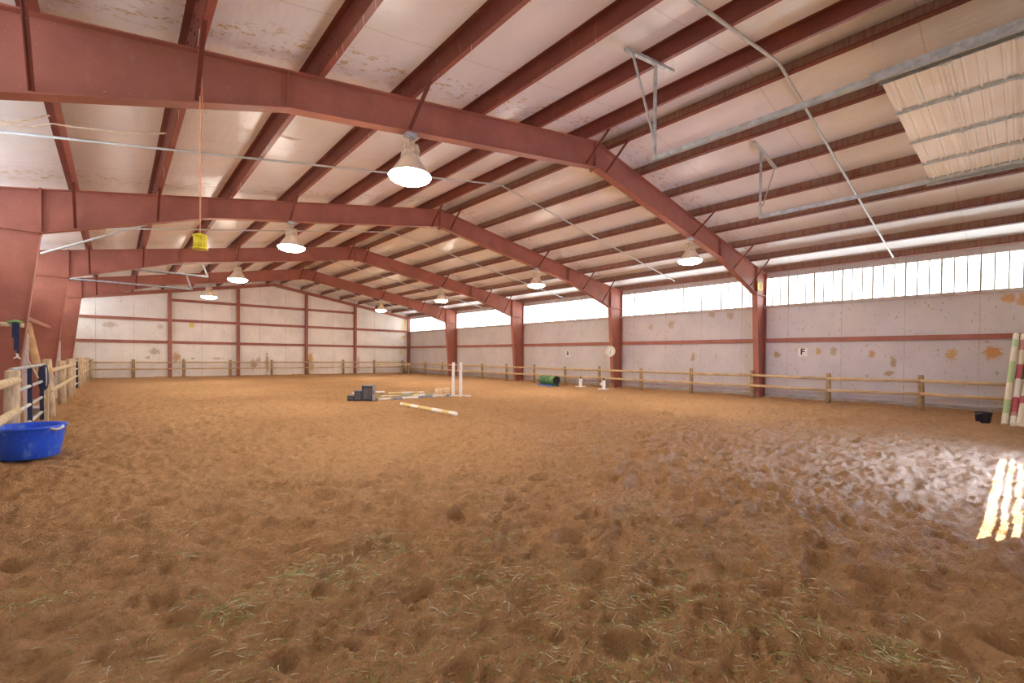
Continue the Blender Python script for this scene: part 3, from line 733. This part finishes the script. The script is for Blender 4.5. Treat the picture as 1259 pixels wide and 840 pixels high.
# mounting block: three steps climbing towards the tall end, painted grey as lit
ang = math.atan2(-.52,.70)
t = thing('mounting_block', 'black plastic three-step mounting block on the sand beside the poles', 'mounting block', (6.15,15.77,gz(6.4,15.6)-.01), ang)
m = MB(); L, Wd = .87, .46
prof = [(0,0),(L,0),(L,.53),(.50,.53),(.50,.35),(.24,.35),(.24,.18),(0,.18)]
m.hexa([(x,.0,z) for x,z in prof], [(x,Wd,z) for x,z in prof]); body = m.build('body', M['black'], t, bevel=.012)
for x0,x1,z in ((-.01,.25,.18),(.235,.51,.35),(.49,L+.01,.53)):
    m = MB(); m.box(x0,x1,-.012,Wd+.012,z-.012,z+.014); m.build('tread', M['tread_highlight'], t, bevel=.006)
m = MB(); m.box(L,L+.012,-.005,Wd*.22,0,.52); m.box(L,L+.012,Wd*.68,Wd+.005,0,.52); m.box(L,L+.012,Wd*.22,Wd*.68,0,.20); m.box(L,L+.012,Wd*.22,Wd*.68,.34,.52); m.build('end_panel', M['end_lit'], t)
m = MB()
for x0,x1,z1 in ((.04,.20,.13),(.28,.46,.29),(.55,.82,.46)): m.box(x0,x1,-.010,.0,.05,z1)
m.build('side_rib', M['dark_plastic'], t)
# green barrel on its blue base by the side fence
bx, by = 18.36, 17.62; ba = math.atan2(-.98,-.24)
t = thing('barrel_jump', 'green barrel lying on a blue base in front of the side fence', 'barrel', (bx,by,gz(bx,by)), ba)
m = MB(); m.lathe([(.255,-.77),(.27,-.75),(.27,-.25),(.277,-.23),(.27,-.21),(.27,.23),(.277,.25),(.27,.27),(.27,.75),(.255,.77),(.24,.77),(.24,-.75)],32,c=(0,0,.30),axis='x'); m.build('shell', M['green'], t)
m = MB(); m.lathe([(.24,.70),(.02,.70)],32,c=(0,0,.30),axis='x',cap1=True); m.build('mouth_shade', M['ink'], t)  # black disc stands in for the shade inside the open end
m = MB(); m.lathe([(.25,-.74),(.02,-.74)],32,c=(0,0,.30),axis='x',cap1=True); m.build('closed_end', M['green'], t)
for y0 in (-.30, .16):
    m = MB(); m.box(-.80,.62,y0,y0+.14,-.03,.06); m.build('base_rail', M['blue_slab'], t)
def cup_stand(x, y, label, bulge):
    t = thing('pole_stand', label, 'stand', (x,y,gz(x,y)), -.75, 'short white pole stands')
    m = MB(); m.box(-.28,.28,-.05,.05,0,.05); m.box(-.05,.05,-.28,.28,0,.05); m.build('foot', M['white'], t)
    m = MB(); m.box(-.075,.075,-.075,.075,.05,.46)
    if bulge: m.box(-.16,.02,-.06,.06,.22,.34)
    m.build('upright', M['white'], t)
    m = MB(); m.lathe([(.05,.46),(.06,.5),(.05,.56)],12,cap0=True,cap1=True); m.build('cup', M['black'], t)
cup_stand(18.85,15.75,'short white stand with black cup, next to the green barrel',0)
cup_stand(18.45,13.92,'short white stand with black cup and side lug, below the clock',1)
# black bucket and the striped poles leaning at the wall
bx, by = 17.4, .66
t = thing('bucket', 'black rubber bucket on the sand by the leaning striped poles', 'bucket', (bx,by,gz(bx,by)-.01))
m = MB(); m.lathe([(.02,0),(.13,0),(.175,.30),(.19,.31),(.185,.33),(.165,.32),(.12,.02),(.02,.02)],28,cap0=True,cap1=True); m.build('shell', M['black'], t)
m = MB(); m.tube([(.175*math.cos(k*PI/10),.175*math.sin(k*PI/10),.31-.06*math.sin(k*PI/10)) for k in range(11)],.006,6); m.build('handle', M['galv'], t)
lp = [((17.19,.27,.03),(19.62,.12,2.44),'pale pole with light green bands leaning by the black bucket',[(0,OF),(.10,(.45,.60,.28)),(.24,OF),(.42,(.45,.60,.28)),(.66,OF),(.83,(.45,.60,.28)),(.92,OF)]),
      ((17.25,.13,.03),(19.70,-.02,2.42),'pole with red bands leaning, second from the black bucket',[(0,WH),(.08,(.50,.30,.25)),(.12,RD),(.27,WH),(.47,RD),(.63,OF),(.80,(.55,.22,.2)),(.92,OF)]),
      ((17.5,.06,.03),(19.72,-.12,2.3),'pole with a dark green band leaning behind the red-banded ones',[(0,OF),(.3,WH),(.48,(.07,.26,.10)),(.66,OF),(.85,(.07,.26,.10))]),
      ((17.2,.02,.06),(19.66,-.26,2.35),'cream pole with one low red band leaning',[(0,OF),(.22,RD),(.30,OF),(.55,OF),(.8,RD)]),
      ((17.22,-.08,.06),(19.68,-.38,2.38),'white pole with pink-red bands leaning at the edge of the doorway wall',[(0,OF),(.12,RD),(.25,WH),(.45,RD),(.62,WH)])]
for a, b, lab, bands in lp: pole((a[0],a[1],gz(a[0],a[1])+.02), b, .062, lab, bands, lift=False, grp='striped poles leaning by the bucket')
m = MB(); m.box(17.05,17.17,-.55,.16,gz(17.1,0)-.02,gz(17.1,0)+.09); tag(m.build('pole_stop', M['cream']), 'cream timber on the sand at the feet of the leaning striped poles', 'timber')
# pale pole resting across the far corner of the fence
t = thing('corner_bench', 'pale yellow plank on legs across the far fence corner', 'bench', (0,0,0))
m = MB(); m.bar((17.1,37.2,.86),(19.3,35.3,.88),.32,.14); m.build('plank', M['wood'], t)
for f in (.75,.95):
    p = Vector((17.1,37.2,0)).lerp(Vector((19.3,35.3,0)), f); m = MB(); m.box(p.x-.06,p.x+.06,p.y-.06,p.y+.06,gz(p.x,p.y)-.05,.80); m.build('leg', M['wood_brown'], t)
# ------------------------------------------------------------------ clock and signs
ck = math.atan2(-1, -.35)
t = thing('wall_clock', 'round cream-framed clock on the red column', 'clock', (19.86,14.52,1.98), 0)
t.rotation_euler = (0, 0, -PI/2)
m = MB(); m.lathe([(.25,-.02),(.285,-.03),(.30,-.06),(.285,-.10),(.25,-.10),(.235,-.07)],40,axis='y'); m.lathe([(.28,.0),(.285,-.03)],40,axis='y',cap0=True); m.build('frame', M['cream'], t)
m = MB(); m.lathe([(.25,-.055),(.02,-.055)],40,axis='y',cap1=True); face = m.build('face', M['white'], t)
m = MB()
for k in range(12):
    a = 2*PI*k/12; c, s = math.sin(a), math.cos(a); m.bar((.19*c,-.062,.19*s),(.225*c,-.062,.225*s),.016,.006,up=(0,1,0))
m.build('hour_marks', M['ink'], face)
m = MB(); m.bar((0,-.066,0),(-.03,-.066,-.13),.022,.006,up=(0,1,0)); m.bar((0,-.068,0),(.11,-.068,.10),.014,.006,up=(0,1,0)); m.build('hands', M['ink'], face)
def text_part(ch, size, parent, loc, rot, mat):
    cu = bpy.data.curves.new('letter', 'FONT'); cu.body = ch; cu.size = size; cu.align_x = 'CENTER'; cu.align_y = 'CENTER'; cu.extrude = .004; cu.offset = size*.02
    o = bpy.data.objects.new('letter', cu); o.location = loc; o.rotation_euler = rot
    me = bpy.data.meshes.new_from_object(o); bpy.data.objects.remove(o); me.materials.append(mat)
    ob = bpy.data.objects.new('letter', me); link(ob, parent); ob.location = loc; ob.rotation_euler = rot
    return ob
def sign(y, z, w, ch, label, x=XR-.03):
    t = thing('letter_sign', label, 'sign', (x,y,z), 0, 'arena letter signs')
    m = MB(); m.box(0,.02,-w/2,w/2,-w*.55,w*.55); m.build('plate', M['white'], t)
    m = MB(); m.box(-.004,0,-w/2,w/2,-w*.55,-w*.45); m.box(-.004,0,-w/2,w/2,w*.45,w*.55); m.build('edge', M['cream'], t)
    text_part(ch, w*1.05, t, (-.006,0,0), (PI/2,0,-PI/2), M['ink'])
sign(5.85,1.94,.33,'F','small white sign with black letter F on the side wall above the fence')
sign(18.4,1.86,.33,'B','small white sign with black letter B on the side wall above the green barrel')
t = thing('notice_plate', 'yellow plate with a dark upright mark on the red column', 'sign', (19.90,7.31-.125,4.63), 0)
m = MB(); m.box(-.23,.23,-.012,0,-.19,.19); m.build('plate', M['yellow'], t)
m = MB(); m.box(-.06,.05,-.018,-.012,-.10,.12); m.build('mark', simple('ochre_mark', (.42,.26,.04), .6), t)
m = MB(); m.box(-.23,.23,-.018,-.012,.14,.19); m.box(-.23,.23,-.018,-.012,-.19,-.14); m.box(.13,.17,-.018,-.012,-.14,.14); m.build('border', simple('olive_border', (.40,.37,.09), .6), t)
m = MB(); m.box(3.88,4.12,YF-.02,YF,3.50,3.74); tag(m.build('yellow_square', M['yellow']), 'small yellow square on the far wall between the first two posts', 'sign')
# ------------------------------------------------------------------ hay and dust strands
def hay():
    bm = bmesh.new(); rnd = random.Random(5); n = 0
    pts = []
    clumps = [(rnd.uniform(1.6,6.2), rnd.uniform(-.12,1.62), rnd.uniform(.1,.5)) for _ in range(110)]
    while len(pts) < 9000:
        if rnd.random() < .7:
            r, ph, s = rnd.choice(clumps); x = r*math.sin(ph)+rnd.gauss(0,s*.6); y = r*math.cos(ph)+rnd.gauss(0,s*.6)
        else:
            r = rnd.uniform(2.0, 8.0); ph = rnd.uniform(-.12,1.55); x, y = r*math.sin(ph), r*math.cos(ph)
        d = math.hypot(x,y)
        if d < 1.6 or y < -.3: continue
        lft = 1.0 if x < y*.9 else .75
        if rnd.random() > lft*math.exp(-max(0,d-3.2)/1.15): continue
        pts.append((x,y))
    arr = np.array(pts); zz = ground(arr[:,0], arr[:,1])
    for (x,y), z in zip(pts, zz):
        L = rnd.uniform(.02,.085)*(1.7 if rnd.random()<.08 else 1); a = rnd.uniform(0,2*PI); w = rnd.uniform(.0013,.0029); c = rnd.gauss(0,.5)
        el = rnd.uniform(-.1,.35); mi = rnd.choice((0,0,0,1,1,2,2)); px, py, pz = x, y, z+.003
        prev = None
        for k in range(4):
            nx, ny = -math.sin(a), math.cos(a); ww = w*(1 if k < 3 else .4)
            q = [bm.verts.new((px+nx*ww,py+ny*ww,pz)), bm.verts.new((px,py,pz+ww*1.4)), bm.verts.new((px-nx*ww,py-ny*ww,pz))]
            if prev:
                for i in range(3):
                    f = bm.faces.new([prev[i],prev[(i+1)%3],q[(i+1)%3],q[i]]); f.material_index = mi
            prev = q
            px += math.cos(a)*L/3; py += math.sin(a)*L/3; pz += math.sin(el)*L/3; a += c*.35; el -= .12
    me = bpy.data.meshes.new('scattered_hay'); bmesh.ops.recalc_face_normals(bm, faces=bm.faces); bm.to_mesh(me); bm.free()
    for m_ in HAY: me.materials.append(m_)
    o = link(bpy.data.objects.new('scattered_hay', me)); tag(o, 'green and pale hay stalks strewn over the nearest sand', 'hay', kind='stuff')
hay()
m = MB(); rnd = random.Random(3)
for k in range(420):
    if k < 200: x, y = PRX[-1]-rnd.uniform(.0,.06), rnd.uniform(0,37)
    else: x = rnd.choice(PLX[1:]+PRX[:-1]); y = rnd.uniform(.5,30)
    L = rnd.uniform(.05,.28); z = roof(x)+.0; m.tube([(x,y,z+.02),(x+rnd.gauss(0,.01),y+rnd.gauss(0,.01),z-L)], .0035, 4, cap=False, radii=[.004,.002])
tag(m.build('cobweb_strands', M['web']), 'dusty cobweb strands hanging from the roof purlins', 'cobweb', kind='stuff')
# ------------------------------------------------------------------ light
w = bpy.data.worlds.new('World'); bpy.context.scene.world = w; w.use_nodes = True
bg = w.node_tree.nodes['Background']; bg.inputs[0].default_value = (.34,.50,1.0,1); bg.inputs[1].default_value = 13.0
sun = bpy.data.lights.new('sun', 'SUN'); sun.energy = 20; sun.angle = .005; sun.color = (1,.96,.93)
so = link(bpy.data.objects.new('sun', sun)); d = Vector((-.40,.36,-1.0)); so.rotation_euler = d.to_track_quat('-Z','Y').to_euler()
# ------------------------------------------------------------------ camera
f, yaw, pitch, roll, cy = 552.85, .72292, -.01513, -.00935, 446.95
def cam_dir(x, y, z):
    cr, sr = math.cos(roll), math.sin(roll); x, y = x*cr+y*sr, -x*sr+y*cr
    cp, sp = math.cos(pitch), math.sin(pitch); z, y = z*cp-y*sp, y*cp+z*sp
    cw, s = math.cos(yaw), math.sin(yaw)
    return Vector((x*cw+z*s, -x*s+z*cw, y))
cam = bpy.data.cameras.new('camera'); co = link(bpy.data.objects.new('camera', cam))
r, u, fw = cam_dir(1,0,0), cam_dir(0,1,0), cam_dir(0,0,1)
co.matrix_world = Matrix(((r.x,u.x,-fw.x,0),(r.y,u.y,-fw.y,0),(r.z,u.z,-fw.z,1.65),(0,0,0,1)))
cam.sensor_width = 36; cam.lens = f/1259*36; cam.shift_y = (cy-420)/1259; cam.clip_start = .05; cam.clip_end = 200
sc = bpy.context.scene; sc.camera = co
sc.view_settings.view_transform = 'Standard'; sc.view_settings.look = 'None'; sc.view_settings.gamma = 1; sc.view_settings.use_curve_mapping = False
sc.view_settings.exposure = 0.74
sc.cycles.max_bounces = 10; sc.cycles.diffuse_bounces = 6; sc.cycles.caustics_reflective = False; sc.cycles.caustics_refractive = False
sc.cycles.sample_clamp_indirect = 8
